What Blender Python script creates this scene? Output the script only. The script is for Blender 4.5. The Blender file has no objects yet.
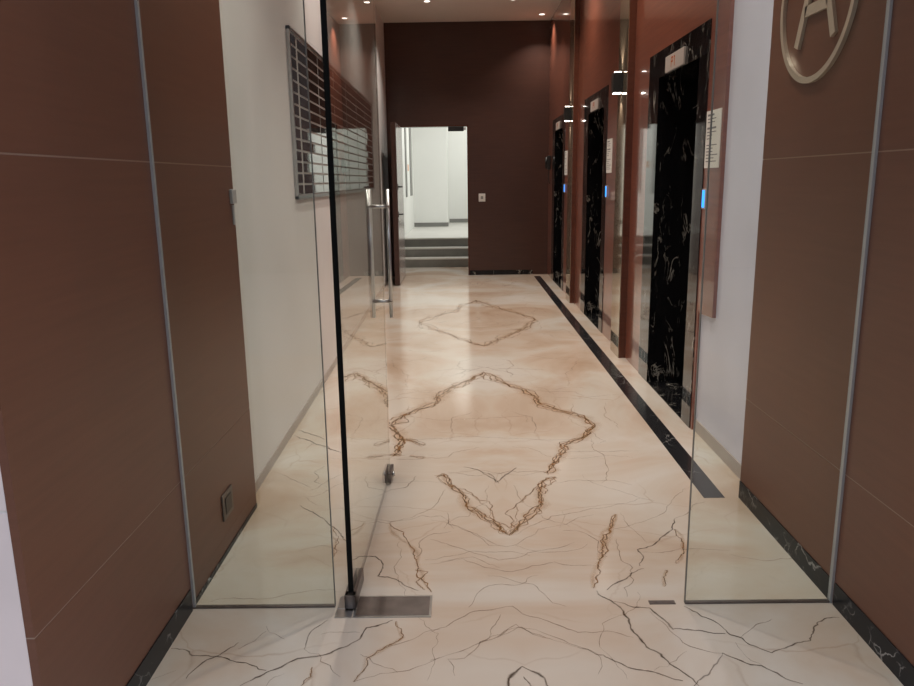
import bpy, bmesh, math, random
from mathutils import Vector, Matrix
import numpy as np

SC = bpy.context.scene
COL = SC.collection
PI = math.pi
random.seed(4)

# traced course of the larger veins (kind, width in mm, points in metres)
VEINS = [
    ('B',16,[(0.167,5.828),(0.03,5.575),(-0.091,5.364),(-0.155,5.199),(-0.174,5.021),(-0.317,4.849),(-0.397,4.713),(-0.452,4.515),(-0.406,4.375),(-0.363,4.259),(-0.372,4.114),(-0.389,3.978)]),
    ('B',14,[(0.167,5.828),(0.316,5.488),(0.429,5.319),(0.509,5.117),(0.517,4.962),(0.664,4.763),(0.78,4.624),(0.818,4.469),(0.725,4.282),(0.636,4.188),(0.577,4.118),(0.536,3.949),(0.47,3.825),(0.432,3.694)]),
    ('B',9,[(-0.135,3.665),(-0.107,3.693),(-0.068,3.552),(-0.009,3.446),(0.011,3.299),(0.096,3.162),(0.157,3.055),(0.191,3.002)]),
    ('B',6,[(-0.068,3.552),(0.072,3.37),(0.127,3.228),(0.141,3.097),(0.164,3.015)]),
    ('B',9,[(0.471,3.647),(0.4,3.594),(0.362,3.437),(0.37,3.314),(0.277,3.158),(0.233,3.074),(0.191,3.002)]),
    ('B',6,[(0.4,3.594),(0.299,3.413),(0.239,3.294),(0.207,3.116),(0.182,3.014)]),
    ('B',6,[(-0.135,3.665),(-0.116,3.608),(-0.068,3.552)]),
    ('B',6,[(0.471,3.647),(0.437,3.549),(0.393,3.529),(0.362,3.437)]),
    ('B',5,[(0.141,3.097),(0.17,3.117),(0.195,3.075),(0.236,3.116),(0.191,3.002)]),
    ('D',10,[(0.125,3.715),(0.163,3.584),(0.212,3.683),(0.28,3.781)]),
    ('F',8,[(0.06,3.776),(0.145,3.668)]),
    ('B',20,[(0.18,9.503),(-0.044,8.874),(-0.237,8.511),(-0.453,8.002),(-0.258,7.59),(-0.082,7.299),(0.081,6.953),(0.196,6.798),(0.346,7.072),(0.558,7.472),(0.797,8.092),(0.678,8.445),(0.458,8.836),(0.18,9.503)]),
    ('B',14,[(-0.929,5.708),(-0.87,5.878),(-0.675,5.509),(-0.548,5.183)]),
    ('B',12,[(-1.169,7.581),(-0.911,6.898),(-0.756,7.137)]),
    ('F',16,[(-0.525,4.176),(-0.493,4.226),(-0.441,4.202)]),
    ('B',10,[(-0.537,3.97),(-0.41,3.999),(-0.35,3.991)]),
    ('B',10,[(-0.302,3.976),(-0.218,3.953)]),
    ('F',6,[(-0.218,3.953),(-0.126,4.003)]),
    ('B',12,[(-0.383,4.259),(-0.305,4.22),(-0.227,4.145)]),
    ('F',6,[(0.492,3.918),(0.538,4.002),(0.634,4.013),(0.823,4.007),(0.99,4.015)]),
    ('F',6,[(0.753,4.221),(0.775,3.942),(0.763,3.755),(0.693,3.558)]),
    ('B',10,[(0.689,3.2),(0.653,3.085),(0.585,2.947),(0.537,2.78)]),
    ('F',5,[(-0.363,4.259),(-0.107,4.25),(0.368,4.234),(0.759,4.184)]),
    ('F',5,[(-0.392,4.712),(-0.168,4.615),(0.103,4.631),(0.406,4.682),(0.409,4.551)]),
    ('F',6,[(-0.546,5.161),(-0.331,5.099),(-0.088,5.142)]),
    ('F',5,[(0.562,5.115),(0.791,5.053),(1.205,5.196)]),
    ('F',5,[(0.191,3.002),(0.434,3.198),(0.682,3.282),(0.841,3.374)]),
    ('F',5,[(-0.588,3.315),(-0.454,3.197),(-0.35,3.13),(-0.092,3.5)]),
    ('F',8,[(-0.114,11.234),(0.194,10.747),(0.464,11.42)]),
    ('F',7,[(-1.392,8.456),(-1.052,8.043),(-0.65,8.192)]),
    ('F',7,[(0.801,7.35),(1.038,7.552),(1.248,7.018)]),
    ('B',9,[(0.689,3.198),(0.631,3.019),(0.571,2.886),(0.527,2.736),(0.479,2.565)]),
    ('D',9,[(0.528,2.553),(0.619,2.634),(0.702,2.707)]),
    ('D',7,[(0.691,2.728),(0.712,2.863),(0.806,2.924),(0.908,3.044),(0.944,3.147)]),
    ('F',6,[(0.944,3.147),(1.033,3.224),(1.138,3.33)]),
    ('B',7,[(0.915,3.044),(0.916,2.922),(0.89,2.823),(0.838,2.743)]),
    ('F',5,[(0.718,2.84),(0.886,2.865),(1.087,2.846)]),
    ('B',7,[(0.788,2.693),(0.762,2.643),(0.744,2.572)]),
    ('D',9,[(0.488,2.547),(0.535,2.463),(0.559,2.41),(0.561,2.31),(0.59,2.199),(0.641,2.112),(0.684,2.048),(0.701,2.004)]),
    ('D',8,[(0.537,2.474),(0.6,2.435),(0.657,2.429),(0.703,2.298),(0.799,2.287),(0.871,2.271)]),
    ('F',6,[(0.652,2.408),(0.714,2.223),(0.757,2.187),(0.845,2.151)]),
    ('F',6,[(-0.122,2.292),(-0.056,2.34),(0.013,2.409),(0.169,2.449),(0.254,2.374),(0.378,2.284),(0.479,2.292),(0.559,2.253)]),
    ('F',6,[(-0.116,2.14),(-0.011,2.19),(0.066,2.243),(0.173,2.336),(0.295,2.239)]),
    ('D',6,[(0.365,2.202),(0.504,2.098),(0.659,2.029)]),
    ('F',5,[(0.295,2.239),(0.365,2.202)]),
    ('F',5,[(0.123,2.397),(0.103,2.337),(0.077,2.261)]),
    ('F',5,[(-0.149,2.975),(-0.009,2.884),(0.136,2.784),(0.303,2.863),(0.462,2.932)]),
    ('F',5,[(-0.141,2.763),(-0.009,2.801),(0.183,2.692),(0.359,2.766),(0.511,2.737)]),
    ('F',4,[(-0.157,3.167),(-0.037,3.098),(0.101,2.911),(0.198,2.908),(0.323,3.057),(0.592,3.2)]),
    ('F',4,[(0.211,2.908),(0.369,2.848),(0.515,2.916)]),
    ('F',4,[(0.623,3.05),(0.781,3.111),(1.045,3.428),(1.116,3.506)]),
    ('F',4,[(0.714,3.215),(0.765,2.925)]),
    ('D',14,[(0.175,2.106),(0.147,2.071),(0.13,2.048),(0.122,1.994)]),
    ('D',11,[(0.175,2.106),(0.223,2.07),(0.241,2.046),(0.256,1.992)]),
    ('D',8,[(0.176,2.055),(0.193,2.016),(0.2,1.993)]),
    ('D',6,[(-0.975,2.216),(-0.935,2.212),(-0.89,2.176),(-0.809,2.172),(-0.73,2.14),(-0.63,2.097)]),
    ('D',6,[(-0.87,2.061),(-0.851,2.125),(-0.809,2.172),(-0.76,2.246)]),
    ('D',8,[(-0.692,2.024),(-0.614,2.097),(-0.513,2.162),(-0.404,2.213),(-0.356,2.258),(-0.342,2.324),(-0.255,2.368)]),
    ('F',5,[(-0.683,2.31),(-0.708,2.254),(-0.75,2.209)]),
    ('F',5,[(-0.691,2.339),(-0.67,2.3),(-0.61,2.262)]),
    ('D',6,[(-0.533,2.206),(-0.533,2.26),(-0.481,2.375)]),
    ('F',5,[(-0.533,2.206),(-0.479,2.179),(-0.432,2.119),(-0.391,2.062)]),
    ('F',5,[(-0.494,2.288),(-0.361,2.295)]),
    ('B',6,[(-0.243,2.361),(-0.213,2.265),(-0.273,2.202),(-0.321,2.151),(-0.347,2.038)]),
    ('F',5,[(-0.089,2.31),(-0.273,2.202)]),
    ('F',6,[(-0.085,2.156),(-0.18,2.091),(-0.347,2.038)]),
    ('B',7,[(-0.488,2.111),(-0.483,2.063),(-0.505,2.021)]),
    ('F',5,[(-0.611,2.023),(-0.596,2.065),(-0.569,2.08)]),
    ('F',4,[(-0.987,2.047),(-0.916,2.101)]),
    ('D',7,[(-0.453,2.83),(-0.367,2.828),(-0.341,2.67),(-0.267,2.644),(-0.176,2.561)]),
    ('B',8,[(-0.336,3.131),(-0.236,2.931),(-0.193,2.767),(-0.161,2.63),(-0.127,2.549)]),
    ('D',7,[(-0.781,3.33),(-0.666,3.205),(-0.591,3.105),(-0.497,2.951)]),
    ('F',5,[(-0.443,3.183),(-0.33,3.147),(-0.196,3.21),(-0.063,3.125)]),
    ('F',5,[(-0.063,3.125),(0.063,2.998),(0.147,2.908)]),
    ('F',5,[(-0.097,2.778),(0.033,2.815),(0.138,2.722)]),
    ('F',5,[(-0.963,4.206),(-0.692,4.037)]),
    ('B',5,[(-0.584,3.105),(-0.547,2.924),(-0.538,2.827)]),
    ('F',5,[(-0.688,2.884),(-0.615,2.925),(-0.511,2.867)]),
    ('D',7,[(-0.003,3.797),(0.082,3.749),(0.145,3.638),(0.175,3.574)]),
    ('D',9,[(-1.023,4.44),(-0.942,4.379),(-0.828,4.264)]),
    ('D',9,[(-1.028,4.345),(-0.916,4.249),(-0.788,4.14),(-0.694,4.027)]),
    ('F',7,[(-1.011,3.762),(-0.926,3.697),(-0.773,3.546)]),
    ('F',6,[(-0.914,4.267),(-0.909,4.093)]),
    ('F',7,[(-0.954,4.861),(-0.837,4.903)]),
    ('F',6,[(-0.766,3.507),(-0.723,3.583),(-0.646,3.717)]),
    ('F',7,[(-0.662,4.295),(-0.555,4.273),(-0.459,4.288)]),
    ('F',6,[(-0.738,4.611),(-0.581,4.605)]),
    ('D',8,[(0.826,2.165),(0.925,2.098),(1.015,2.009)]),
    ('D',6,[(0.826,2.165),(0.751,2.062),(0.686,2.004)]),
    ('D',6,[(0.78,2.438),(0.846,2.356),(0.885,2.263),(0.983,2.163),(1.09,2.217),(1.212,2.334),(1.295,2.357)]),
    ('F',5,[(0.914,2.248),(0.994,2.322),(1.06,2.352)]),
    ('F',4,[(0.887,2.22),(0.902,2.124),(0.936,2.085)]),
    ('F',5,[(1.078,2.814),(1.224,2.76),(1.395,2.773)]),
    ('B',5,[(-0.198,2.714),(-0.146,2.698),(-0.189,2.623),(-0.152,2.565)]),
    ('F',4,[(-0.162,2.794),(0.103,2.855),(0.265,2.818)]),
    ('D',8,[(2.242,4.223),(2.432,4.363),(2.632,4.452)]),
    ('F',6,[(1.904,3.325),(2.138,3.561),(2.354,3.716)]),
    ('F',6,[(2.009,7.147),(2.969,7.384),(3.057,6.679)]),
    ('D',6,[(2.819,6.293),(2.937,6.032),(3.165,6.163)]),
]

# overall levels of the lamps and the daylight
P_DOWN, P_SC, P_LOB, P_SKY, EXPO = 13.5, 20, 56, 1.4, 0.0
SX0, SY0, SY1 = 1.248, 6.40, 6.50


# ------------------------------------------------------------------ materials
def new_mat(name):
    m = bpy.data.materials.new(name); m.use_nodes = True
    nt = m.node_tree; nt.nodes.clear()
    out = nt.nodes.new('ShaderNodeOutputMaterial')
    return m, nt, out

def N(nt, typ, **kw):
    n = nt.nodes.new(typ)
    for k, v in kw.items():
        if k.startswith('in_'):
            n.inputs[k[3:].replace('_', ' ')].default_value = v
        else:
            setattr(n, k, v)
    return n

def principled(nt, out, col=(.5, .5, .5), rough=.5, metal=0., coat=0., coat_rough=.05, ior=1.5, spec=.5):
    b = nt.nodes.new('ShaderNodeBsdfPrincipled')
    b.inputs['Base Color'].default_value = (*col, 1)
    b.inputs['Roughness'].default_value = rough
    b.inputs['Metallic'].default_value = metal
    b.inputs['IOR'].default_value = ior
    b.inputs['Specular IOR Level'].default_value = spec
    b.inputs['Coat Weight'].default_value = coat
    b.inputs['Coat Roughness'].default_value = coat_rough
    nt.links.new(b.outputs[0], out.inputs[0])
    return b

def ramp(nt, fac, stops):
    r = nt.nodes.new('ShaderNodeValToRGB')
    e = r.color_ramp.elements
    e[0].position, e[0].color = stops[0][0], (*stops[0][1], 1)
    e[1].position, e[1].color = stops[1][0], (*stops[1][1], 1)
    for p, c in stops[2:]:
        x = e.new(p); x.color = (*c, 1)
    nt.links.new(fac, r.inputs[0])
    return r

def objcoord(nt, scale=(1, 1, 1)):
    tc = nt.nodes.new('ShaderNodeTexCoord')
    mp = nt.nodes.new('ShaderNodeMapping')
    mp.inputs['Scale'].default_value = scale
    nt.links.new(tc.outputs['Object'], mp.inputs[0])
    return mp.outputs[0]

def plain(name, col, rough=.5, metal=0., noise=.06, scale=8., **kw):
    m, nt, out = new_mat(name)
    b = principled(nt, out, col, rough, metal, **kw)
    if noise:
        v = objcoord(nt)
        n = N(nt, 'ShaderNodeTexNoise'); n.inputs['Scale'].default_value = scale; n.inputs['Detail'].default_value = 3
        nt.links.new(v, n.inputs[0])
        r = ramp(nt, n.outputs[0], [(.3, tuple(c * (1 - noise) for c in col)), (.7, tuple(min(1, c * (1 + noise)) for c in col))])
        nt.links.new(r.outputs[0], b.inputs['Base Color'])
    return m

def emit(name, col, s):
    m, nt, out = new_mat(name)
    e = nt.nodes.new('ShaderNodeEmission')
    e.inputs[0].default_value = (*col, 1); e.inputs[1].default_value = s
    nt.links.new(e.outputs[0], out.inputs[0])
    return m

def wood(name, dark, light, rough, coat, coat_rough, scale=(1.2, 1.2, 26), seed=0, seams=None):
    """laminate with fine grain running along the wall"""
    m, nt, out = new_mat(name)
    b = principled(nt, out, dark, rough, 0, coat, coat_rough)
    v = objcoord(nt, scale)
    n = N(nt, 'ShaderNodeTexNoise', noise_dimensions='4D'); n.inputs['Scale'].default_value = 2.2
    n.inputs['Detail'].default_value = 6; n.inputs['Roughness'].default_value = .62; n.inputs['W'].default_value = seed
    nt.links.new(v, n.inputs['Vector'])
    r = ramp(nt, n.outputs[0], [(.32, dark), (.68, light)])
    v2 = objcoord(nt, (1, 1, 1))
    n2 = N(nt, 'ShaderNodeTexNoise'); n2.inputs['Scale'].default_value = .9; n2.inputs['Detail'].default_value = 2
    nt.links.new(v2, n2.inputs['Vector'])
    r2 = ramp(nt, n2.outputs[0], [(.3, (.86, .86, .88)), (.7, (1.1, 1.08, 1.04))])
    mx = N(nt, 'ShaderNodeMix', data_type='RGBA', blend_type='MULTIPLY'); mx.inputs[0].default_value = 1
    nt.links.new(r.outputs[0], mx.inputs[6]); nt.links.new(r2.outputs[0], mx.inputs[7])
    nt.links.new(mx.outputs[2], b.inputs['Base Color'])
    return m

MIRX = .185          # joint the floor slabs are book-matched about
def floor_vec(nt):
    tc = nt.nodes.new('ShaderNodeTexCoord')
    sp = nt.nodes.new('ShaderNodeSeparateXYZ'); nt.links.new(tc.outputs['Object'], sp.inputs[0])
    s = N(nt, 'ShaderNodeMath', operation='SUBTRACT'); nt.links.new(sp.outputs[0], s.inputs[0]); s.inputs[1].default_value = MIRX
    a = N(nt, 'ShaderNodeMath', operation='ABSOLUTE'); nt.links.new(s.outputs[0], a.inputs[0])
    c = nt.nodes.new('ShaderNodeCombineXYZ')
    nt.links.new(a.outputs[0], c.inputs[0]); nt.links.new(sp.outputs[1], c.inputs[1])
    return c.outputs[0]

def marble_floor():
    m, nt, out = new_mat('cream marble')
    b = principled(nt, out, (.7, .6, .5), FLOOR_ROUGH, 0, 0, .05, spec=.6)
    v = floor_vec(nt)
    n = N(nt, 'ShaderNodeTexNoise'); n.inputs['Scale'].default_value = .95; n.inputs['Detail'].default_value = 5
    n.inputs['Roughness'].default_value = .55; n.inputs['Distortion'].default_value = .9
    nt.links.new(v, n.inputs['Vector'])
    r = ramp(nt, n.outputs[0], [(.36, (.62, .58, .53)), (.46, (.585, .52, .45)), (.54, (.55, .45, .365)), (.68, (.45, .33, .24))])
    # fine cracks
    nd = N(nt, 'ShaderNodeTexNoise'); nd.inputs['Scale'].default_value = 2.3; nd.inputs['Detail'].default_value = 5
    nt.links.new(v, nd.inputs['Vector'])
    vm = N(nt, 'ShaderNodeVectorMath', operation='MULTIPLY_ADD')
    nt.links.new(nd.outputs['Color'], vm.inputs[0]); vm.inputs[1].default_value = (.32, .32, 0); nt.links.new(v, vm.inputs[2])
    vo = N(nt, 'ShaderNodeTexVoronoi', feature='DISTANCE_TO_EDGE'); vo.inputs['Scale'].default_value = 1.5
    nt.links.new(vm.outputs[0], vo.inputs['Vector'])
    rc = ramp(nt, vo.outputs['Distance'], [(.0, (1, 1, 1)), (.0065, (0, 0, 0))])
    ng = N(nt, 'ShaderNodeTexNoise'); ng.inputs['Scale'].default_value = 1.7; ng.inputs['Detail'].default_value = 2
    nt.links.new(v, ng.inputs['Vector'])
    rg = ramp(nt, ng.outputs[0], [(.42, (0, 0, 0)), (.60, (.5, .5, .5))])
    mk = N(nt, 'ShaderNodeMath', operation='MULTIPLY'); nt.links.new(rc.outputs[0], mk.inputs[0]); nt.links.new(rg.outputs[0], mk.inputs[1])
    mx = N(nt, 'ShaderNodeMix', data_type='RGBA'); nt.links.new(mk.outputs[0], mx.inputs[0])
    nt.links.new(r.outputs[0], mx.inputs[6]); mx.inputs[7].default_value = (.36, .25, .18, 1)
    nt.links.new(mx.outputs[2], b.inputs['Base Color'])
    return m

def vein_mat(name, col, strength, soft):
    """mineral vein lying in the polished slab; fades out across its width"""
    m, nt, out = new_mat(name)
    b = principled(nt, out, col, FLOOR_ROUGH, 0, 0, .05, spec=.6)
    tr = nt.nodes.new('ShaderNodeBsdfTransparent')
    uv = nt.nodes.new('ShaderNodeUVMap')
    sp = nt.nodes.new('ShaderNodeSeparateXYZ'); nt.links.new(uv.outputs[0], sp.inputs[0])
    s = N(nt, 'ShaderNodeMath', operation='SUBTRACT'); nt.links.new(sp.outputs[1], s.inputs[0]); s.inputs[1].default_value = .5
    a = N(nt, 'ShaderNodeMath', operation='ABSOLUTE'); nt.links.new(s.outputs[0], a.inputs[0])
    mr = N(nt, 'ShaderNodeMapRange'); mr.inputs[1].default_value = .5; mr.inputs[2].default_value = .5 - .5 * soft
    mr.inputs[3].default_value = 0; mr.inputs[4].default_value = strength
    nt.links.new(a.outputs[0], mr.inputs[0])
    v = objcoord(nt)
    n = N(nt, 'ShaderNodeTexNoise'); n.inputs['Scale'].default_value = 14; n.inputs['Detail'].default_value = 3
    nt.links.new(v, n.inputs['Vector'])
    mr2 = N(nt, 'ShaderNodeMapRange'); mr2.inputs[1].default_value = .35; mr2.inputs[2].default_value = .6
    mr2.inputs[3].default_value = .55; mr2.inputs[4].default_value = 1
    nt.links.new(n.outputs[0], mr2.inputs[0])
    mu = N(nt, 'ShaderNodeMath', operation='MULTIPLY'); nt.links.new(mr.outputs[0], mu.inputs[0]); nt.links.new(mr2.outputs[0], mu.inputs[1])
    mix = nt.nodes.new('ShaderNodeMixShader')
    nt.links.new(mu.outputs[0], mix.inputs[0]); nt.links.new(tr.outputs[0], mix.inputs[1]); nt.links.new(b.outputs[0], mix.inputs[2])
    nt.links.new(mix.outputs[0], out.inputs[0])
    return m

def black_marble(name, base=(.006, .006, .007), vein=(.42, .40, .36), rough=.07, scale=(1, 1, .32), amount=.006, freq=5.5, spec=.5):
    m, nt, out = new_mat(name)
    b = principled(nt, out, base, rough, spec=spec)
    v = objcoord(nt, scale)
    nd = N(nt, 'ShaderNodeTexNoise'); nd.inputs['Scale'].default_value = 4; nd.inputs['Detail'].default_value = 5
    nt.links.new(v, nd.inputs['Vector'])
    vm = N(nt, 'ShaderNodeVectorMath', operation='MULTIPLY_ADD')
    nt.links.new(nd.outputs['Color'], vm.inputs[0]); vm.inputs[1].default_value = (.5, .5, .5); nt.links.new(v, vm.inputs[2])
    vo = N(nt, 'ShaderNodeTexVoronoi', feature='DISTANCE_TO_EDGE'); vo.inputs['Scale'].default_value = freq
    nt.links.new(vm.outputs[0], vo.inputs['Vector'])
    rc = ramp(nt, vo.outputs['Distance'], [(.0, (1, 1, 1)), (amount * 2, (0, 0, 0))])
    ng = N(nt, 'ShaderNodeTexNoise'); ng.inputs['Scale'].default_value = 6; ng.inputs['Detail'].default_value = 4
    nt.links.new(v, ng.inputs['Vector'])
    rg = ramp(nt, ng.outputs[0], [(.50, (0, 0, 0)), (.62, (1, 1, 1))])
    mk = N(nt, 'ShaderNodeMath', operation='MULTIPLY'); nt.links.new(rc.outputs[0], mk.inputs[0]); nt.links.new(rg.outputs[0], mk.inputs[1])
    mx = N(nt, 'ShaderNodeMix', data_type='RGBA'); nt.links.new(mk.outputs[0], mx.inputs[0])
    mx.inputs[6].default_value = (*base, 1); mx.inputs[7].default_value = (*vein, 1)
    nt.links.new(mx.outputs[2], b.inputs['Base Color'])
    return m

def wispy_marble(name, base=(.006, .006, .007), vein=(.40, .38, .34), rough=.1, spec=.35):
    """black marble with short upright pale wisps"""
    m, nt, out = new_mat(name)
    b = principled(nt, out, base, rough, spec=spec)
    v = objcoord(nt, (1, 1, .38))
    n = N(nt, 'ShaderNodeTexNoise'); n.inputs['Scale'].default_value = 9; n.inputs['Detail'].default_value = 5
    n.inputs['Roughness'].default_value = .55; n.inputs['Distortion'].default_value = .8
    nt.links.new(v, n.inputs['Vector'])
    s = N(nt, 'ShaderNodeMath', operation='SUBTRACT'); nt.links.new(n.outputs[0], s.inputs[0]); s.inputs[1].default_value = .5
    a = N(nt, 'ShaderNodeMath', operation='ABSOLUTE'); nt.links.new(s.outputs[0], a.inputs[0])
    rc = ramp(nt, a.outputs[0], [(.0, (1, 1, 1)), (.02, (0, 0, 0))])
    ng = N(nt, 'ShaderNodeTexNoise'); ng.inputs['Scale'].default_value = 12; ng.inputs['Detail'].default_value = 4
    nt.links.new(v, ng.inputs['Vector'])
    rg = ramp(nt, ng.outputs[0], [(.48, (0, 0, 0)), (.66, (1, 1, 1))])
    mk = N(nt, 'ShaderNodeMath', operation='MULTIPLY'); nt.links.new(rc.outputs[0], mk.inputs[0]); nt.links.new(rg.outputs[0], mk.inputs[1])
    mx = N(nt, 'ShaderNodeMix', data_type='RGBA'); nt.links.new(mk.outputs[0], mx.inputs[0])
    mx.inputs[6].default_value = (*base, 1); mx.inputs[7].default_value = (*vein, 1)
    nt.links.new(mx.outputs[2], b.inputs['Base Color'])
    return m

def glass_mat(name, tint=(.93, .96, .94), refl=1.0):
    """clear sheet glass: Fresnel reflection over straight-through transmission"""
    m, nt, out = new_mat(name)
    # one reflection for the whole pane (both faces), taken at the face the light enters by
    fr = nt.nodes.new('ShaderNodeFresnel'); fr.inputs[0].default_value = 1.5
    r2 = N(nt, 'ShaderNodeMath', operation='MULTIPLY'); nt.links.new(fr.outputs[0], r2.inputs[0]); r2.inputs[1].default_value = 2
    d2 = N(nt, 'ShaderNodeMath', operation='ADD'); nt.links.new(fr.outputs[0], d2.inputs[0]); d2.inputs[1].default_value = 1
    q2 = N(nt, 'ShaderNodeMath', operation='DIVIDE'); nt.links.new(r2.outputs[0], q2.inputs[0]); nt.links.new(d2.outputs[0], q2.inputs[1])
    ge = nt.nodes.new('ShaderNodeNewGeometry')
    ff = N(nt, 'ShaderNodeMath', operation='SUBTRACT'); ff.inputs[0].default_value = 1; nt.links.new(ge.outputs['Backfacing'], ff.inputs[1])
    fm = N(nt, 'ShaderNodeMath', operation='MULTIPLY'); nt.links.new(q2.outputs[0], fm.inputs[0]); nt.links.new(ff.outputs[0], fm.inputs[1])
    gl = nt.nodes.new('ShaderNodeBsdfGlossy'); gl.inputs['Roughness'].default_value = 0.0; gl.inputs[0].default_value = (refl, refl, refl, 1)
    tr = nt.nodes.new('ShaderNodeBsdfTransparent'); tr.inputs[0].default_value = (*tint, 1)
    mix = nt.nodes.new('ShaderNodeMixShader')
    nt.links.new(fm.outputs[0], mix.inputs[0]); nt.links.new(tr.outputs[0], mix.inputs[1]); nt.links.new(gl.outputs[0], mix.inputs[2])
    nt.links.new(mix.outputs[0], out.inputs[0])
    return m

FLOOR_ROUGH = .14
M = {}
M['floor'] = marble_floor()
M['vB'] = vein_mat('ochre brown vein', (.24, .12, .045), .95, .6)
M['vD'] = vein_mat('dark grey vein', (.10, .065, .045), .85, .8)
M['vF'] = vein_mat('faint tan vein', (.24, .15, .095), .7, .9)
M['vH'] = vein_mat('tan stain', (.52, .34, .20), .38, 1.0)
M['white_left'] = plain('white stone wall', (.74, .73, .735), .42, noise=.04, scale=1.6, spec=.25)
M['white_right'] = plain('white veined stone wall', (.68, .69, .83), .25, noise=.05, scale=2.2, spec=.4)
M['facade'] = plain('pale pink stone tile', (.78, .70, .72), .4, noise=.06, scale=3)
M['joint'] = plain('pale joint filler', (.8, .8, .8), .6, noise=0)
M['ceiling'] = plain('ceiling paint', (.70, .61, .55), .7, noise=.02, scale=1)
M['wood_entry'] = wood('brown wood laminate', (.132, .052, .031), (.152, .061, .037), .40, 0, .1, seed=1)
M['wood_back'] = wood('dark brown wood laminate', (.048, .021, .016), (.066, .029, .021), .32, 0, .1, seed=5)
M['wood_lift'] = wood('polished red brown wood', (.185, .056, .034), (.26, .084, .05), .3, 1.0, .02, seed=9)
M['wood_edge'] = wood('dark wood edge', (.07, .022, .013), (.10, .032, .018), .25, 0, .1, seed=3)
M['seam'] = plain('panel seam', (.30, .22, .18), .5, noise=0)
M['black'] = wispy_marble('black marble with white veins')
M['black_jamb'] = wispy_marble('polished black marble frame', rough=.05, spec=.9)
M['black_stripe'] = black_marble('black granite', (.018, .018, .02), (.30, .29, .28), .16, (1, .5, 1), .008, 6)
M['skirting_black'] = black_marble('black skirting marble', (.010, .012, .016), (.40, .40, .40), .3, (1, .8, 1), .02, 9, .2)
M['skirting_grey'] = plain('warm grey skirting stone', (.40, .35, .32), .3, noise=.08, scale=5)
M['glass'] = glass_mat('clear glass')
M['glass_side'] = glass_mat('clear side glass', (.93, .96, .94))
M['glass_edge'] = plain('dark glass edge', (.004, .005, .005), .5, noise=0, spec=.1)
M['glass_edge_thin'] = plain('grey green glass edge', (.13, .135, .125), .35, noise=0)
M['channel'] = plain('satin aluminium channel', (.40, .42, .44), .4, .4, noise=.03)
M['steel'] = plain('brushed stainless steel', (.52, .53, .53), .28, 1, noise=.06, scale=30)
M['steel_dark'] = plain('worn brushed steel', (.19, .17, .165), .38, 1, noise=.15, scale=18)
M['steel_pale'] = plain('pale grey metal', (.50, .50, .52), .4, .3, noise=.03)
M['board'] = plain('grey board backing', (.50, .49, .48), .45, .2, noise=.03)
M['plate'] = plain('glossy black name plate', (.022, .018, .017), .035, noise=.3, scale=60, spec=.7, coat=.6, coat_rough=.02)
M['black_metal'] = plain('black painted metal', (.012, .012, .012), .35, noise=0)
M['lamp'] = emit('lit lamp lens', (1, .90, .78), 4)
M['lamp_sconce'] = emit('lit sconce lens', (1, .9, .8), 14)
M['blue'] = emit('lit blue call button', (.04, .30, 1.0), 2.2)
M['paper'] = plain('white notice paper', (.74, .73, .70), .5, noise=.02)
M['ink'] = plain('grey printed text', (.18, .18, .19), .6, noise=0)
M['display'] = plain('pale grey indicator plate', (.52, .46, .42), .35, .2, noise=.03)
M['red_led'] = emit('red orange display glyph', (.8, .20, .06), .38)
M['bronze'] = plain('satin champagne metal', (.66, .57, .47), .35, .6, noise=.05)
M['lobby_wall'] = plain('white painted wall', (.80, .81, .79), .6, noise=.02, scale=1)
M['lobby_floor'] = plain('pale grey stone', (.62, .61, .58), .3, noise=.05, scale=3)
M['riser'] = plain('grey stone riser', (.20, .20, .185), .35, noise=.10, scale=5)
M['grey_strip'] = plain('grey painted strip', (.22, .22, .21), .5, noise=.03)
M['orange'] = plain('orange sticker', (.75, .28, .08), .5, noise=0)
M['door_reflection'] = plain('door face with painted reflection', (.30, .27, .27), .18, noise=.05, scale=2, spec=.6)  # grey stands in for white reflected in the glossy dark leaf
M['white_plastic'] = plain('white plastic', (.62, .60, .57), .35, noise=0)
M['brass_mirror'] = plain('polished bronze mirror', (.46, .38, .28), .05, .85, noise=.04, scale=2)
M['backdrop_wall'] = plain('grey added backdrop', (.20, .19, .19), .7, noise=.15, scale=.8)  # for the added wall behind the camera, dark to dim the pane reflections
M['pavement'] = plain('grey street paving', (.26, .26, .26), .7, noise=.1, scale=1.5)

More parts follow.
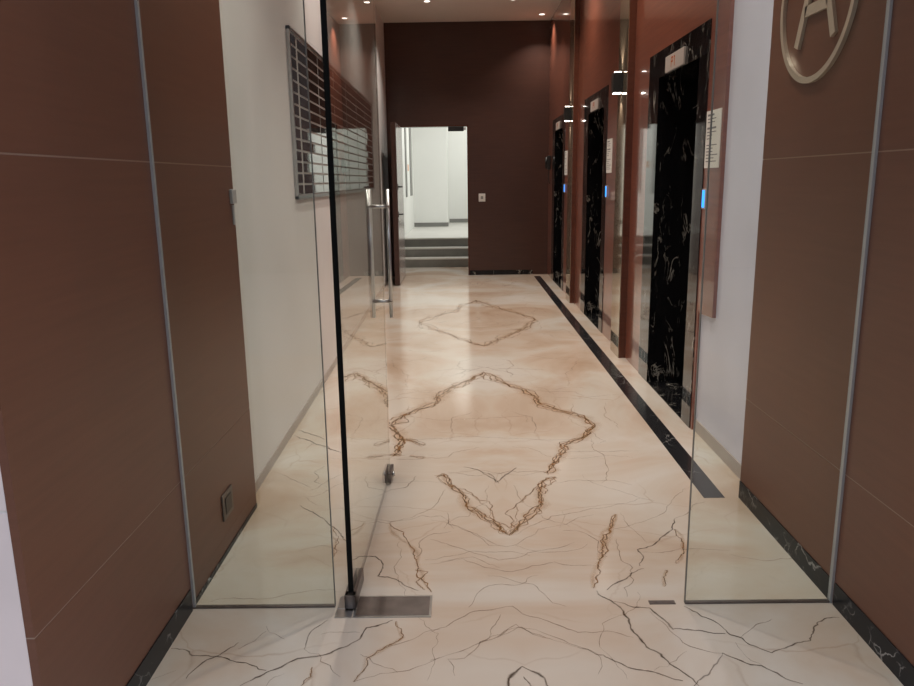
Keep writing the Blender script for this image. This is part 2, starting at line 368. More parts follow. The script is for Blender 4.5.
# ------------------------------------------------------------------ mesh building
class MB:
    def __init__(s): s.v = []; s.f = []; s.mi = []; s.uv = {}; s.sm = set()
    def face(s, pts, mi=0):
        b = len(s.v); s.v += [tuple(p) for p in pts]; s.f.append(tuple(range(b, b + len(pts)))); s.mi.append(mi)
        return len(s.f) - 1
    def box(s, lo, hi, mi=0):
        (x0, y0, z0), (x1, y1, z1) = lo, hi
        b = len(s.v)
        s.v += [(x0, y0, z0), (x1, y0, z0), (x1, y1, z0), (x0, y1, z0), (x0, y0, z1), (x1, y0, z1), (x1, y1, z1), (x0, y1, z1)]
        for q in ((0, 3, 2, 1), (4, 5, 6, 7), (0, 1, 5, 4), (1, 2, 6, 5), (2, 3, 7, 6), (3, 0, 4, 7)):
            s.f.append(tuple(b + i for i in q)); s.mi.append(mi)
        return s
    def prism(s, pts, axis, a0, a1, mi=0):
        """closed outline (u,v) swept along an axis; axis 0: (y,z)  1: (x,z)  2: (x,y)"""
        def P(u, v, a): return ((a, u, v), (u, a, v), (u, v, a))[axis]
        n = len(pts); b = len(s.v)
        s.v += [P(u, v, a0) for u, v in pts] + [P(u, v, a1) for u, v in pts]
        s.f.append(tuple(range(b, b + n))); s.f.append(tuple(range(b + 2 * n - 1, b + n - 1, -1))); s.mi += [mi, mi]
        for i in range(n):
            j = (i + 1) % n
            s.f.append((b + i, b + n + i, b + n + j, b + j)); s.mi.append(mi)
        return s
    def tube(s, a, b_, r, n=14, mi=0, r2=None):
        a, b_ = Vector(a), Vector(b_); d = (b_ - a).normalized()
        u = d.orthogonal().normalized(); w = d.cross(u); b = len(s.v); r2 = r if r2 is None else r2
        for k in range(n):
            t = 2 * PI * k / n; o = u * math.cos(t) + w * math.sin(t)
            s.v.append(tuple(a + o * r)); s.v.append(tuple(b_ + o * r2))
        for k in range(n):
            j = (k + 1) % n
            s.sm.add(len(s.f)); s.f.append((b + 2 * k, b + 2 * j, b + 2 * j + 1, b + 2 * k + 1)); s.mi.append(mi)
        s.f.append(tuple(b + 2 * k for k in range(n))[::-1]); s.f.append(tuple(b + 2 * k + 1 for k in range(n))); s.mi += [mi, mi]
        return s
    def path(s, pts, r, n=10, mi=0):
        for p, q in zip(pts[:-1], pts[1:]): s.tube(p, q, r, n, mi)
        return s
    def ring(s, c, axis, ro, ri, h, n=40, mi=0):
        """flat ring around an axis through c, thickness h along it"""
        c = Vector(c); ax = Vector(((1, 0, 0), (0, 1, 0), (0, 0, 1))[axis]); u = ax.orthogonal().normalized(); w = ax.cross(u); b = len(s.v)
        for k in range(n):
            t = 2 * PI * k / n; o = u * math.cos(t) + w * math.sin(t)
            for rr, hh in ((ro, 0), (ro, h), (ri, h), (ri, 0)): s.v.append(tuple(c + o * rr + ax * hh))
        for k in range(n):
            j = (k + 1) % n
            for i in range(4):
                i2 = (i + 1) % 4
                s.f.append((b + 4 * k + i, b + 4 * j + i, b + 4 * j + i2, b + 4 * k + i2)); s.mi.append(mi)
        return s
    def build(s, name, mat, parent=None, bevel=0., origin=None, fix=True):
        me = bpy.data.meshes.new(name)
        o = Vector(origin) if origin is not None else Vector((0, 0, 0))
        me.from_pydata([tuple(Vector(p) - o) for p in s.v], [], s.f)
        for m in (mat if isinstance(mat, (list, tuple)) else [mat]): me.materials.append(m)
        me.polygons.foreach_set('material_index', s.mi)
        for i in s.sm: me.polygons[i].use_smooth = True
        if s.uv:
            ul = me.uv_layers.new(name='UVMap')
            for fi, co in s.uv.items():
                for li, c in zip(me.polygons[fi].loop_indices, co): ul.data[li].uv = c
        if fix:
            bm = bmesh.new(); bm.from_mesh(me); bmesh.ops.recalc_face_normals(bm, faces=bm.faces); bm.to_mesh(me); bm.free()
        ob = bpy.data.objects.new(name, me); COL.objects.link(ob); ob.location = o
        if parent is not None:
            ob.parent = parent; ob.location = o - parent_world(parent)
        if bevel:
            bv = ob.modifiers.new('bevel', 'BEVEL'); bv.width = bevel; bv.segments = 2; bv.limit_method = 'ANGLE'
        return ob

def parent_world(p):
    w = Vector(p.location)
    while p.parent is not None:
        p = p.parent; w = w + Vector(p.location)
    return w

def thing(name, label, cat, loc, group=None):
    o = bpy.data.objects.new(name, None); COL.objects.link(o); o.location = loc; o.empty_display_size = .05
    return tag(o, label, cat, group)
def tag(o, label, cat, group=None):
    o['label'] = label; o['category'] = cat
    if group: o['group'] = group
    return o
def struct(mb, name, mat, **kw):
    o = mb.build(name, mat, **kw); o['kind'] = 'structure'; return o
def dup(root, delta, label, group=None):
    r = root.copy(); COL.objects.link(r); r.location = Vector(root.location) + Vector(delta)
    r['label'] = label
    if group: r['group'] = group
    for ch in list(root.children):
        c = ch.copy(); COL.objects.link(c); c.parent = r
        for g in list(ch.children):
            d = g.copy(); COL.objects.link(d); d.parent = c
    return r

# ------------------------------------------------------------------ dimensions (metres); Y runs down the corridor
XL = -.985           # entrance panelling, left
XR = 1.315           # entrance panelling, right
YF = 1.535           # front of the porch (facade plane)
YG = 2.46            # glazing line
YBACK = 12.14
HC = 3.84
XW = 1.385           # lift wall
HP = 2.95            # porch soffit / top of glazing
LP = 2.93            # spacing of the lifts
LWX = lambda y: -1.035 - .0112 * (y - 3.33)

# ------------------------------------------------------------------ floor with its veins
def fractal(pts, step=.018, amp=.16, rng=random):
    out = [Vector(p) for p in pts]
    while True:
        new = [out[0]]; did = False
        for a, b in zip(out[:-1], out[1:]):
            d = b - a
            if d.length > step:
                n = Vector((-d.y, d.x)); new.append((a + b) / 2 + n * rng.gauss(0, amp)); did = True
            new.append(b)
        out = new
        if not did: return out
fl = MB()
fl.face([(-2.2, -1.6, 0), (2.2, -1.6, 0), (2.2, 13.35, 0), (-2.2, 13.35, 0)], 0)
zz = [.0003]
def strip(pts, w, mi, taper=True, rng=random):
    zz[0] += 4e-6
    n = len(pts); L = []
    wob = [rng.uniform(.55, 1.25) for _ in range(n)]
    for i, p in enumerate(pts):
        d = (pts[min(i + 1, n - 1)] - pts[max(i - 1, 0)])
        if d.length < 1e-6: d = Vector((1, 0))
        d.normalize(); nn = Vector((-d.y, d.x))
        e = min(1, (i + 1) / 6, (n - i) / 6) if taper else 1
        h = w * .5 * wob[i] * (.35 + .65 * e)
        L.append((p + nn * h, p - nn * h))
    for i in range(n - 1):
        (a, b), (c, d) = L[i], L[i + 1]
        fi = fl.face([(a.x, a.y, zz[0]), (b.x, b.y, zz[0]), (d.x, d.y, zz[0]), (c.x, c.y, zz[0])], mi)
        fl.uv[fi] = [(i, 1), (i, 0), (i + 1, 0), (i + 1, 1)]
rng = random.Random(11)
for kind, w, pts in VEINS:
    w *= .001
    far = sum(p[1] for p in pts) / len(pts)
    if kind == 'B' and far > 3.1:
        w *= 1.5 if far < 6 else .8; st = .03 if w > .018 else .016
        if w > .011: strip(fractal(pts, .08, .08, rng), w * 6, 4, True, rng)
        strip(fractal(pts, st, .10, rng), w * .7, 1, True, rng)
        for k in range(3 if w > .011 else 1):
            off = [(x + rng.gauss(0, w * .55), y + rng.gauss(0, w * .8)) for x, y in pts]
            strip(fractal(off, st, .12, rng), w * .45, 1, True, rng)
    elif kind == 'B':
        strip(fractal(pts, .08, .08, rng), w * 5, 4, True, rng)
        strip(fractal(pts, .016, .10, rng), w * .9, 1, True, rng)
    elif kind == 'D':
        strip(fractal(pts, .02, .07, rng), w * 1.2, 2, True, rng)
    else:
        strip(fractal(pts, .03, .07, rng), w * .9, 3, True, rng)
# small cracks, mirrored about the joint
for k in range(80):
    x = rng.uniform(.16, .95); y = rng.uniform(1.6, 11.5); a = rng.uniform(0, PI); p = [Vector((x, y))]
    for j in range(rng.randint(2, 5)):
        a += rng.gauss(0, .5); p.append(p[-1] + Vector((math.cos(a), math.sin(a))) * rng.uniform(.06, .2))
    for sgn in (1, -1):
        q = [(MIRX + sgn * v.x, v.y) for v in p]
        if all(-.95 < c[0] < 1.12 for c in q):
            strip(fractal(q, .03, .09, rng), rng.uniform(.002, .0045) * (1 + .12 * y), 3, True, rng)
struct(fl, 'floor', [M['floor'], M['vB'], M['vD'], M['vF'], M['vH']], fix=False)

# black stripe let into the floor (its own slabs, cut in lengths)
st = MB()
y = 3.368
while y < 11.86:
    y2 = min(y + .9, 11.9)
    st.prism([(1.145, y), (1.245, y), (1.245, y2 - .003), (1.145, y2 - .003)], 2, -.02, .0012); y = y2
struct(st, 'trim_1', M['black_stripe'])
pv = MB().box((-14, -14, -.3), (14, -1.6, -.02)).box((-14, -1.6, -.3), (-2.2, YF, -.02)).box((2.2, -1.6, -.3), (14, YF, -.02))
struct(pv, 'ground', M['pavement'])
struct(MB().box((-12, -8.3, -.02), (12, -8, 6.5)), 'wall_added_opposite', M['backdrop_wall'])  # added unseen wall, keeps the sky horizon out of the glass reflections

# ------------------------------------------------------------------ setting
SEAMS = (.49, 1.57)
def cladding(name, xf, xb, y0, y1, mat, ybase):
    """panelled jamb: boards with thin open seams between them, skirting is separate"""
    z = [0, *SEAMS, 2.65, HC]
    mb = MB()
    for a, b in zip(z[:-1], z[1:]):
        lo = .004 if a == 0 else a + .0022
        mb.box((min(xf, xb), y0, lo), (max(xf, xb), y1, b - .0022), 0)
    s = .0012 if xb > xf else -.0012
    mb.box((min(xf + s, xb), y0 + .0008, 0), (max(xf + s, xb), y1 - .004, HC - .01), 1)
    return struct(mb, name, [mat, M['seam']])
cladding('wall_entrance_left', XL, XL - .02, YF, 3.325, M['wood_entry'], 0)
cladding('wall_entrance_right', XR, XR + .02, YF, 3.375, M['wood_entry'], 0)
struct(MB().box((XL - .01, YF + .002, 0), (XL + .004, YG - .02, .085)), 'baseboard_left', M['skirting_black'])
struct(MB().box((XL - .01, YG + .02, 0), (XL + .003, 3.322, .02)), 'baseboard_left_inner', M['skirting_black'])
struct(MB().box((XR - .004, YF + .002, 0), (XR + .01, YG - .02, .085)).box((XR - .004, YG + .02, 0), (XR + .01, 3.372, .085)), 'baseboard_right', M['skirting_black'])
# facade
fa = MB()
for sx, xa in ((-1, XL), (1, XR)):
    x0, x1 = sorted((xa + sx * .0205, xa + sx * 3.0))
    for i in range(12):
        z0 = -.40 + .6 * i
        if z0 > 4.6: break
        fa.box((x0, YF, max(0, z0 + .004)), (x1, YF + .2, z0 + .6 - .004), 0)
    fa.box((x0, YF + .004, 0), (x1, YF + .2, 5), 1)
    fa.box((min(xa + sx * .0205, xa + sx * .12), YF + .2, 0), (max(xa + sx * .0205, xa + sx * .12), 3.3, HC), 1)
fa.box((XL + .002, YF, HP), (XR - .002, YF + .1, 5.0), 0)
struct(fa, 'wall_facade', [M['facade'], M['joint']])
struct(MB().box((XL, YF + .1, HP), (XR, YG + .06, HP + .05)), 'ceiling_porch', M['ceiling'])
struct(MB().box((XL, YG - .02, HP + .05), (XR, YG + .06, HC)), 'wall_above_glazing', M['ceiling'])
# left wall (runs very slightly outwards)
lw = MB()
lw.prism([(LWX(3.30), 3.30), (LWX(YBACK), YBACK), (LWX(YBACK) - .2, YBACK), (LWX(3.3) - .2, 3.30)], 2, 0, HC)
struct(lw, 'wall_left', M['white_left'])
bl = MB().prism([(LWX(3.33) + .006, 3.33), (LWX(11.9) + .006, 11.9), (LWX(11.9), 11.9), (LWX(3.33), 3.33)], 2, 0, .055)
struct(bl, 'baseboard_left_hall', M['skirting_grey'])
# ceiling
struct(MB().box((-1.6, YG + .06, HC), (1.75, YBACK + .2, HC + .1)), 'ceiling', M['ceiling'])
# back wall with the doorway
DX0, DX1, DH = -1.0, .124, 2.33
bw = MB().box((LWX(YBACK) - .2, YBACK, 0), (DX0, YBACK + .18, HC)).box((DX1, YBACK, 0), (1.7, YBACK + .18, HC)).box((DX0, YBACK, DH), (DX1, YBACK + .18, HC))
struct(bw, 'wall_back', M['wood_back'])
struct(MB().box((DX1 + .004, YBACK - .012, 0), (1.145, YBACK + .01, .075)), 'baseboard_back', M['black'])
fr = MB().box((DX1 - .012, YBACK - .006, 0), (DX1 + .006, YBACK + .18, DH)).box((DX0, YBACK - .006, DH - .012), (DX1 + .006, YBACK + .18, DH + .006)).box((DX0 - .006, YBACK - .006, 0), (DX0 + .012, YBACK + .18, DH))
struct(fr, 'trim_2', M['wood_edge'])

# ------------------------------------------------------------------ lift wall
LO0, LO1 = 4.573, 5.476      # opening of the first lift
FR0, FR1, FRH, LOH = 4.40, 5.75, 2.345, 2.17
segs = []
yy = 4.37
for k in range(3):
    segs.append((yy, FR0 + k * LP)); yy = FR1 + k * LP
segs.append((yy, YBACK))
for i, (a, b) in enumerate(segs): struct(MB().box((XW, a, 0), (XW + .06, b, HC)), 'wall_right', M['wood_lift'])
for k in range(3): struct(MB().box((XW, FR0 + k * LP, FRH), (XW + .06, FR1 + k * LP, HC)), 'wall_right', M['wood_lift'])
wr = MB()
# near end of the cladding hangs clear of the floor, with a rounded lower corner
n = 8; yA, yB, zc, rr = 4.115, 4.37, .735, .03
prof = [(yB, HC), (yA, HC), (yA, zc)] + [(yB - rr + rr * math.sin(t * PI / 2 / n), zc - .012 + rr - rr * math.cos(t * PI / 2 / n)) for t in range(n + 1)]
wr.prism(prof, 0, XW, XW + .02)
struct(wr, 'wall_right', M['wood_lift'])
struct(MB().box((XW + .02, 3.35, 0), (XW + .16, 4.37, HC)), 'wall_right_white', M['white_right'])
struct(MB().box((XW + .012, 3.376, 0), (XW + .021, 4.369, .075)), 'baseboard_right_hall', M['skirting_grey'])
struct(MB().box((XR + .03, 3.375, 0), (XW + .02, 3.385, HC)).box((XW + .5, 3.35, 0), (XW + .56, YBACK, HC)).box((XW + .02, 3.35, 0), (XW + .56, 3.36, HC)), 'wall_right_core', M['white_right'])
# pilasters between the lifts
for k in range(2):
    y0 = 6.26 + k * LP
    p = struct(MB().box((1.331, y0, 0), (XW, y0 + .345, HC), 0), 'trim_%d' % (3 + k), M['wood_edge'])
    f = MB().box((1.325, y0 + .004, .0), (1.3308, y0 + .341, HC)).build('polished_face', M['brass_mirror'], p)
    f['label'] = 'polished bronze facing'

def lift():
    r = thing('lift_entrance', '', 'lift entrance', (XW, (FR0 + FR1) / 2, 0), 'lift entrances along the right wall')
    f = XW - .006
    # frame faces
    MB().box((f, FR0, 0), (XW + .05, LO0, LOH)).build('near_jamb', M['black_jamb'], r)
    MB().box((f, LO1, 0), (XW + .05, FR1, LOH)).build('far_jamb', M['black_jamb'], r)
    MB().box((f, FR0, LOH), (XW + .05, FR1, FRH)).build('header', M['black'], r)
    # recess lining
    MB().box((XW + .05, LO0 - .03, 0), (XW + .42, LO0, LOH + .03)).build('reveal', M['black'], r)
    MB().box((XW + .05, LO1, 0), (XW + .42, LO1 + .03, LOH + .03)).build('reveal', M['black'], r)
    MB().box((XW + .05, LO0, LOH), (XW + .42, LO1, LOH + .03)).build('soffit', M['black'], r)
    MB().box((f, LO0, 0), (XW + .36, LO1, .006)).build('threshold', M['black'], r)
    # landing doors at the back of the recess
    ym = (LO0 + LO1) / 2
    for a, b in ((LO0, ym - .002), (ym + .002, LO1)):
        MB().box((XW + .36, a, .006), (XW + .40, b, LOH)).build('sliding_door', M['steel_dark'], r)
    # indicator plate with its glyphs, facing the corridor
    d = MB().box((f - .012, 4.853, 2.176), (f, 5.277, 2.276)).build('floor_indicator', M['display'], r, bevel=.002)
    g = MB(); xg = f - .0135
    def stroke(pts, w=.008):
        for (a, b), (c, e) in zip(pts[:-1], pts[1:]):
            L = math.hypot(c - a, e - b); px, pz = -(e - b) / L * w / 2, (c - a) / L * w / 2
            g.prism([(a + px, b + pz), (c + px, e + pz), (c - px, e - pz), (a - px, b - pz)], 0, xg, f - .012)
    yc, zc_ = 5.10, 2.224
    # seen from the corridor +Y is to the left
    g = MB(); stroke([(yc + .03, zc_ - .03), (yc + .03, zc_ + .03), (yc - .005, zc_ + .03), (yc - .005, zc_ + .004), (yc + .03, zc_ + .004)])
    g.build('lit_glyph', M['red_led'], d)
    g = MB(); stroke([(yc - .03, zc_ + .028), (yc - .045, zc_ + .03), (yc - .045, zc_ - .03)])
    g.build('lit_glyph', M['red_led'], d)
    return r
l0 = lift()
LIFT_L = ['black marble lift entrance nearest the glass door, above a wide marble threshold',
          'black marble lift entrance in the middle of the right wall between the two pilasters',
          'black marble lift entrance farthest away beside the dark back wall']
l0['label'] = LIFT_L[0]
for k in (1, 2): dup(l0, (0, LP * k, 0), LIFT_L[k])

# call buttons
b0 = thing('call_button', 'glowing blue call button beside the nearest lift, below the largest notice', 'call button', (XW, 4.355, 1.378), 'lift call buttons')
MB().box((XW - .008, 4.322, 1.322), (XW, 4.388, 1.434)).build('back_plate', M['steel_pale'], b0, bevel=.002)
MB().box((XW - .012, 4.338, 1.330), (XW - .008, 4.372, 1.426)).build('lit_button', M['blue'], b0, bevel=.002)
dup(b0, (0, LP, 0), 'glowing blue call button beside the middle lift')
dup(b0, (0, 2 * LP, 0), 'glowing blue call button beside the farthest lift')
# notices
n0 = thing('notice_sheet', 'white printed notice beside the nearest lift, above its blue button', 'notice', (XW, 4.27, 1.70), 'notices beside the lifts')
MB().box((XW - .004, 4.147, 1.548), (XW, 4.388, 1.855)).build('sheet', M['paper'], n0)
tx = MB(); rg = random.Random(3)
for i in range(15):
    z = 1.826 - i * .0175
    if i in (3, 8): continue
    w = rg.uniform(.08, .19)
    tx.box((XW - .0046, 4.365 - w, z), (XW - .004, 4.365, z + (.011 if i in (0, 4) else .005)))
tx.build('printed_lines', M['ink'], n0)
dup(n0, (0, LP, 0), 'white printed notice beside the middle lift')
dup(n0, (0, 2 * LP, 0), 'white printed notice beside the farthest lift')
# sconces on the pilasters
s0 = thing('wall_sconce', 'black box wall light on the nearer pilaster, lit above and below', 'wall light', (1.325, 6.44, 2.27), 'up and down wall lights on the pilasters')
MB().box((SX0, SY0, 2.178), (1.325, SY1, 2.335)).build('housing', M['black_metal'], s0, bevel=.003)
for z0, z1 in ((2.335, 2.341), (2.172, 2.178)):
    MB().box((SX0 + .012, SY0 + .012, z0), (1.313, SY1 - .012, z1)).build('lens', M['lamp_sconce'], s0)
dup(s0, (0, LP, 0), 'black box wall light on the farther pilaster, lit above and below')
# handset-like fixture at the far end
h0 = thing('wall_fixture', 'small black wall fixture with a hanging cord, between the farthest lift and back wall', 'wall fixture', (XW, 11.88, 1.74))
MB().box((XW - .05, 11.84, 1.64), (XW, 11.93, 1.85)).build('body', M['black_metal'], h0, bevel=.012)
MB().tube((XW - .065, 11.885, 1.66), (XW - .065, 11.885, 1.83), .018).build('handset', M['black_metal'], h0)
MB().path([(XW - .02, 11.885, 1.65), (XW - .03, 11.885, 1.55), (XW - .022, 11.885, 1.46), (XW - .012, 11.885, 1.43)], .007).build('cord', M['black_metal'], h0)

# ------------------------------------------------------------------ letter sign on the right panelling
ls = thing('letter_sign', 'champagne metal letter A inside a ring on the right wood panel', 'sign', (XR, 2.955, 2.14))
MB().ring((XR - .014, 2.955, 2.14), 0, .303, .281, .014, 72).build('ring', M['bronze'], ls)
la = MB()
def bar(p, q, w):
    (a, b), (c, e) = p, q; L = math.hypot(c - a, e - b); px, pz = -(e - b) / L * w / 2, (c - a) / L * w / 2
    la.prism([(a + px, b + pz), (c + px, e + pz), (c - px, e - pz), (a - px, b - pz)], 0, XR - .012, XR)
bar((3.095, 1.98), (2.955, 2.33), .036); bar((2.80, 1.98), (2.945, 2.33), .036); bar((3.04, 2.10), (2.86, 2.10), .04)
la.build('letter', M['bronze'], ls)

# ------------------------------------------------------------------ fixtures on the left panelling
so = thing('wall_socket', 'small grey socket low on the left wood panel behind the glass', 'socket', (XL, 2.91, .205))
MB().box((XL, 2.842, .152), (XL + .008, 2.972, .262)).build('plate', M['steel_dark'], so, bevel=.003)
MB().box((XL + .008, 2.868, .172), (XL + .011, 2.945, .242)).build('insert', M['black_metal'], so, bevel=.003)
wf = thing('wall_bracket', 'small grey metal fixture at eye level on the left panel edge', 'wall fixture', (XL, 3.29, 1.41))
MB().box((XL, 3.262, 1.415), (XL + .014, 3.322, 1.475)).build('block', M['steel_pale'], wf, bevel=.003)
MB().box((XL, 3.285, 1.325), (XL + .008, 3.302, 1.408)).build('bar', M['steel_pale'], wf, bevel=.002)

# ------------------------------------------------------------------ directory board
bx = lambda y: LWX(y)
B0, B1, BZ0, BZ1 = 4.876, 9.72, 1.395, 2.435
db = thing('directory_board', 'long glossy black directory board of name plates on the left white wall', 'directory board', (bx(7.3), 7.3, 1.395))
def skew(mb):      # follow the slight run of the wall
    mb.v = [(x + bx(y) , y, z) for x, y, z in mb.v]; return mb
skew(MB().box((0, B0 + .02, BZ0 + .02), (.012, B1 - .02, BZ1 - .02))).build('backing', M['board'], db)
fb = MB().box((0, B0, BZ0), (.022, B0 + .022, BZ1)).box((0, B1 - .022, BZ0), (.022, B1, BZ1)).box((0, B0, BZ0), (.022, B1, BZ0 + .02)).box((0, B0, BZ1 - .02), (.022, B1, BZ1))
skew(fb).build('frame', M['steel'], db)
rows = 14; hrow = (BZ1 - BZ0 - .05) / rows
edges = [B0 + .03, 5.13]
while edges[-1] < B1 - .1: edges.append(edges[-1] + (B1 - .03 - 5.13) / 6)
rg = random.Random(8)
for r_ in range(rows):
    z0 = BZ0 + .025 + r_ * hrow
    for a, b in zip(edges[:-1], edges[1:]):
        ty, tz = rg.gauss(0, .0022), rg.gauss(0, .006)
        q = MB().box((.0122, a + .016, z0 + .006), (.015, b - (.045 if a < 5 else .016), z0 + hrow - .008))
        yc, zc_ = (a + b) / 2, z0 + hrow / 2
        q.v = [(x + ty * (y - yc) + tz * (z - zc_), y, z) for x, y, z in q.v]
        skew(q).build('name_plate', M['plate'], db)

# ------------------------------------------------------------------ side glazing
def sidelight(name, x0, x1, wallx, edge):
    g = struct(MB().box((min(x0, x1), YG - .005, .004), (max(x0, x1), YG + .005, HP)), name, M['glass_side'])
    MB().box((edge - .0015, YG - .0052, .004), (edge + .0015, YG + .0052, HP)).build('glass_edge', M['glass_edge_thin'], g)
    MB().box((min(x0, x1), YG - .008, 0), (max(x0, x1), YG + .008, .006)).build('floor_channel', M['steel_dark'], g)
    s = 1 if wallx < 0 else -1
    a, b = sorted((wallx, wallx + s * .009)); hw = .007 if wallx < 0 else .010
    MB().box((a, YG - hw, 0), (b, YG + hw, HP)).build('wall_channel', M['channel'], g)
    return g
sidelight('window_1', XL, -.471, XL, -.471)
sidelight('window_2', .789, XR, XR, .789)

# ------------------------------------------------------------------ glass door, standing open into the hall
HX, HY = -.412, 2.462
ang = .0195
gd = thing('glass_door', 'frameless clear glass door standing open into the hall with tall steel pull handle', 'glass door', (HX, HY, 0))
DWID, DTH = 1.235, .012
def leaf(mb):      # built along +Y from the pivot, then swung by the small opening error
    c, s = math.cos(-ang), math.sin(-ang)
    mb.v = [(HX + x * c - y * s, HY + x * s + y * c, z) for x, y, z in mb.v]; return mb
leaf(MB().box((-DTH / 2, .004, .012), (DTH / 2, DWID, HP - .02))).build('glass_pane', M['glass'], gd)
e = leaf(MB().box((-.009, -.0035, .01), (.009, .0035, HP - .02))).build('edge_seal', M['glass_edge'], gd); e['label'] = 'dark near edge'
leaf(MB().box((-.001, DWID, .012), (.001, DWID + .002, HP - .02))).build('far_edge', M['glass_edge_thin'], gd)
pf = leaf(MB().box((-.02, -.03, .006), (-.0065, .17, .058)).box((.0065, -.03, .006), (.02, .17, .058)).box((-.02, -.03, .006), (.02, .003, .058)))
pf.build('pivot_fitting', M['steel_dark'], gd, bevel=.002)
lk = leaf(MB().box((-.022, DWID - .13, .01), (-.0065, DWID + .005, .062)).box((.0065, DWID - .13, .01), (.022, DWID + .005, .062)))
lkb = lk.build('floor_lock', M['steel_dark'], gd, bevel=.003)
leaf(MB().tube((.022, DWID - .065, .036), (.034, DWID - .065, .036), .012)).build('lock_cylinder', M['steel'], lkb)
leaf(MB().box((-.004, .17, .003), (.004, DWID - .13, .012))).build('bottom_seal', M['steel_dark'], gd)
HYY = 1.13
ph = leaf(MB().tube((-.055, HYY, 1.385), (.055, HYY, 1.385), .009).tube((-.055, HYY, .935), (.055, HYY, .935), .009)).build('pull_handle', M['steel'], gd)
for sx in (-1, 1):
    leaf(MB().tube((sx * .048, HYY, .855), (sx * .048, HYY, 1.465), .0085, 18)).build('handle_bar', M['steel'], ph)

# floor spring cover in front of the pivot and the keeper plate opposite
fs = thing('floor_spring', 'rectangular steel floor spring cover set in the marble at the door pivot', 'door closer', (-.27, 2.452, 0))
MB().box((-.398, 2.384, -.01), (-.122, 2.522, .0035)).build('rim', M['steel'], fs)
MB().box((-.390, 2.392, .0035), (-.130, 2.514, .0045)).build('cover_plate', M['steel_dark'], fs)
MB().box((-.462, 2.384, -.01), (-.402, 2.44, .003)).box((-.462, 2.48, -.01), (-.402, 2.522, .003)).box((-.462, 2.44, -.01), (-.425, 2.48, .004)).build('pivot_plate', M['steel'], fs)
kp = MB().box((.662, 2.452, -.004), (.755, 2.474, .003)).box((.672, 2.457, .003), (.745, 2.468, .0036)).build('floor_keeper', M['steel_dark'])
tag(kp, 'small dark metal keeper strip in the floor by the right side glass', 'door keeper')

# ------------------------------------------------------------------ back door
bd = thing('wood_door', 'dark wood door open against the left wall at the far end', 'door', (-.975, 12.12, 0))
MB().box((-.975, 10.96, .008), (-.905, 12.10, 2.31)).build('door_leaf', M['wood_back'], bd, bevel=.003)
MB().box((-.9048, 10.99, .012), (-.900, 12.09, 2.30)).build('door_face', M['door_reflection'], bd)
for z in (1.42, 1.03):
    hd = MB().tube((-.9, 11.05, z), (-.84, 11.05, z), .011).tube((-.845, 11.04, z), (-.845, 11.17, z), .010).build('lever_handle', M['black_metal'], bd)
    MB().box((-.900, 11.02, z - .04), (-.894, 11.08, z + .04)).build('handle_rose', M['black_metal'], hd)
MB().tube((-.9, 11.05, .95), (-.885, 11.05, .95), .014).build('lock_cylinder', M['steel'], bd)
dc = thing('door_closer', 'small dark door closer block under the doorway lintel', 'door closer', (-.04, YBACK - .03, 2.28))
MB().box((-.182, YBACK - .05, 2.245), (.06, YBACK + .03, 2.318)).build('body', M['black_metal'], dc, bevel=.004)
MB().box((.06, YBACK - .045, 2.26), (.096, YBACK - .01, 2.30)).build('end_cap', M['steel_pale'], dc, bevel=.003)
sw = thing('light_switch', 'small pale switch on the dark back wall right of doorway', 'switch', (.335, YBACK, 1.23))
MB().box((.285, YBACK - .01, 1.165), (.39, YBACK, 1.29)).build('plate', M['white_plastic'], sw, bevel=.003)
MB().box((.318, YBACK - .013, 1.205), (.357, YBACK - .01, 1.25)).build('rocker', M['grey_strip'], sw)

# ------------------------------------------------------------------ stair lobby beyond the doorway
LZ = .468
sc_ = thing('stair', 'three grey stone steps beyond the far doorway with pale nosings', 'stairs', (-.3, 13.65, 0))
for i in range(3):
    y0 = 13.35 + .3 * i; z1 = LZ * (i + 1) / 3; z0 = LZ * i / 3
    s_ = MB().box((-1.068, y0, z0), (1.598, 14.248, z1 - .022)).build('step', M['riser'], sc_)
    MB().box((-1.068, y0 - .012, z1 - .022), (1.598, 14.248, z1)).build('tread', M['lobby_floor'], s_)
struct(MB().box((-1.4, 14.25, .2), (2.2, 19.6, LZ)), 'floor_lobby', M['lobby_floor'])
for nm, lo, hi in (('wall_lobby_left', (-1.27, YBACK + .18, 0), (-1.07, 19.6, 3.6)), ('wall_lobby_back', (-1.07, 17.5, LZ), (-.29, 19.7, 3.6)),
                   ('wall_lobby_back', (-.29, 19.1, LZ), (1.6, 19.7, 3.6)), ('wall_lobby_right', (1.6, YBACK + .18, 0), (1.8, 19.6, 3.6))):
    struct(MB().box(lo, hi), nm, M['lobby_wall'])
struct(MB().box((-1.4, YBACK + .18, 3.5), (2.2, 19.8, 3.6)), 'ceiling_lobby', M['lobby_wall'])
struct(MB().box((-1.07, 17.485, LZ), (-.285, 17.5, LZ + .09)).box((-.285, 19.085, LZ), (1.6, 19.1, LZ + .09)), 'baseboard_lobby', M['grey_strip'])
for i, (ya, yb, lab) in enumerate(((15.0, 15.35, 'nearer tall grey strip on the white wall beyond the doorway'), (16.35, 16.9, 'farther tall grey strip on the white wall beyond the doorway'))):
    o = MB().box((-1.07, ya, 1.19), (-1.055, yb, 3.3)).build('wall_strip', M['grey_strip'])
    tag(o, lab, 'wall panel', 'grey strips on the stair wall')
o = MB().box((-1.07, 15.75, 1.70), (-1.066, 15.95, 1.83)).build('wall_sticker', M['orange'])
tag(o, 'tiny orange sticker between two grey strips beyond the doorway', 'sticker')

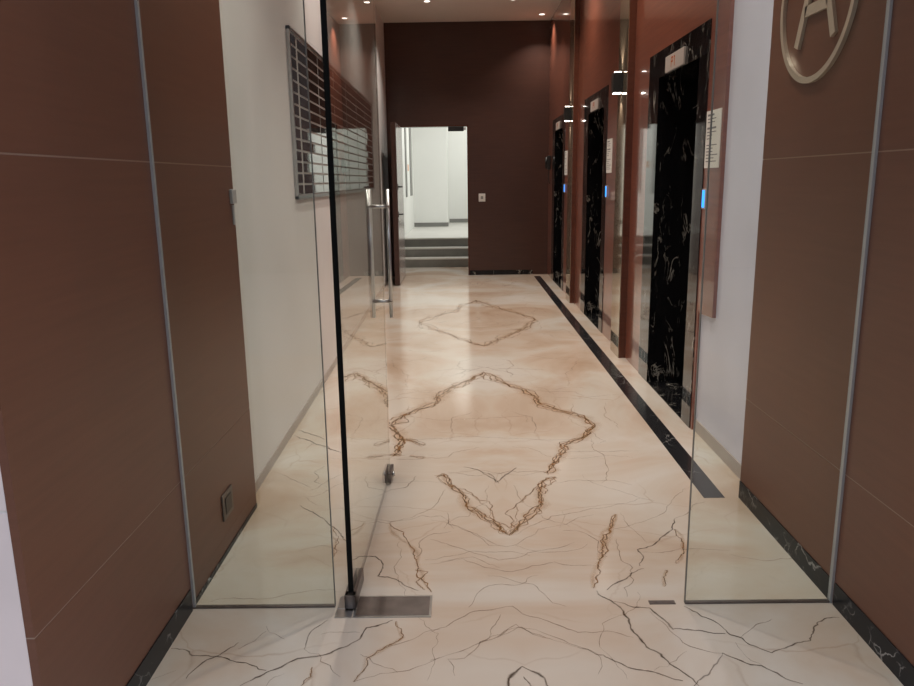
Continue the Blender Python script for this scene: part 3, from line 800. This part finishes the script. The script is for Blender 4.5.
# ------------------------------------------------------------------ lights
def area(name, loc, rot, size, power, col, shape='DISK', size_y=None, spread=PI):
    l = bpy.data.lights.new(name, 'AREA'); l.energy = power; l.color = col; l.shape = shape; l.size = size
    if size_y: l.size_y = size_y
    l.spread = spread
    o = bpy.data.objects.new(name, l); COL.objects.link(o); o.location = loc; o.rotation_euler = rot
    return o
def spot(name, loc, d, power, col, ang_, blend=.6, r=.02):
    l = bpy.data.lights.new(name, 'SPOT'); l.energy = power; l.color = col; l.spot_size = ang_; l.spot_blend = blend; l.shadow_soft_size = r
    o = bpy.data.objects.new(name, l); COL.objects.link(o); o.location = loc
    o.rotation_euler = Vector(d).to_track_quat('-Z', 'Y').to_euler()
    return o
WARM = (1, .90, .79)
SPREAD = 1.9
dl0 = thing('downlight', '', 'ceiling light', (-.416, 10.77, HC), 'recessed ceiling downlights')
MB().ring((-.416, 10.77, HC - .006), 2, .055, .04, .006, 28).build('trim_ring', M['white_plastic'], dl0)
MB().tube((-.416, 10.77, HC - .004), (-.416, 10.77, HC - .0005), .04, 24).build('lens', M['lamp'], dl0)
dl0['label'] = 'lit round downlight at the ceiling edge of the photo, left of the back wall centre'
DL = [(.727, 10.73, 'lit round downlight in the hall ceiling, right of the back wall centre'),
      (1.212, 11.69, 'lit round downlight in the far right ceiling corner over the farthest lift')]
for x, y, lab in DL: dup(dl0, (x + .416, y - 10.77, 0), lab)
ROW = [(x, y, 1) for y in (3.5, 5.9, 8.35, 10.75) for x in (-.416, .727)] + [(1.212, y, .8) for y in (5.08, 8.2, 11.69)]
for x, y, q in ROW:
    area('downlight_lamp', (x, y, HC - .012), (0, 0, 0), .075, P_DOWN * q, WARM, spread=SPREAD)
for k in range(2):
    for s_ in (1, -1):
        spot('sconce_lamp', ((SX0 + 1.325) / 2 , (SY0 + SY1) / 2 + LP * k, 2.348 if s_ > 0 else 2.165), (.12, 0, s_), P_SC, (1, .82, .68), 1.15, .8, .02)
# stair lobby: ceiling panel, then an added fill lamp
area('lobby_lamp', (.25, 15.2, 3.49), (0, 0, 0), .9, P_LOB, (1, .99, .94), 'RECTANGLE', 2.4)
area('lobby_lamp', (.45, 17.9, 3.49), (0, 0, 0), .5, P_LOB * .3, (1, .98, .93), 'RECTANGLE', .6)  # added fill without a fixture, brightens the far right lobby wall

# daylight outside
w = bpy.data.worlds.new('sky'); SC.world = w; w.use_nodes = True
bg = w.node_tree.nodes['Background']; bg.inputs[0].default_value = (.87, .91, 1, 1); bg.inputs[1].default_value = P_SKY

# ------------------------------------------------------------------ camera
cd = bpy.data.cameras.new('camera'); cam = bpy.data.objects.new('camera', cd); COL.objects.link(cam); SC.camera = cam
F, CP, CY, CR = 753.343, .212684, -.0073594, -.0138397
cd.sensor_fit = 'HORIZONTAL'; cd.sensor_width = 36; cd.lens = F / 914 * 36; cd.clip_start = .02
fwd = Vector((math.sin(CY) * math.cos(CP), math.cos(CY) * math.cos(CP), -math.sin(CP)))
rt = Vector((math.cos(CY), -math.sin(CY), 0)); up = rt.cross(fwd)
r2 = rt * math.cos(CR) + up * math.sin(CR); u2 = up * math.cos(CR) - rt * math.sin(CR)
mtx = Matrix((r2, u2, -fwd)).transposed().to_4x4(); mtx.translation = Vector((0, 0, 1.5))
cam.matrix_world = mtx

vs = SC.view_settings
SC.display_settings.display_device = 'sRGB'
vs.view_transform = 'Standard'; vs.look = 'None'; vs.gamma = 1; vs.use_curve_mapping = False; vs.exposure = EXPO
SC.cycles.max_bounces = 12; SC.cycles.transparent_max_bounces = 24; SC.cycles.glossy_bounces = 6; SC.cycles.diffuse_bounces = 6
SC.cycles.caustics_reflective = False; SC.cycles.caustics_refractive = False
SC.cycles.sample_clamp_indirect = 6
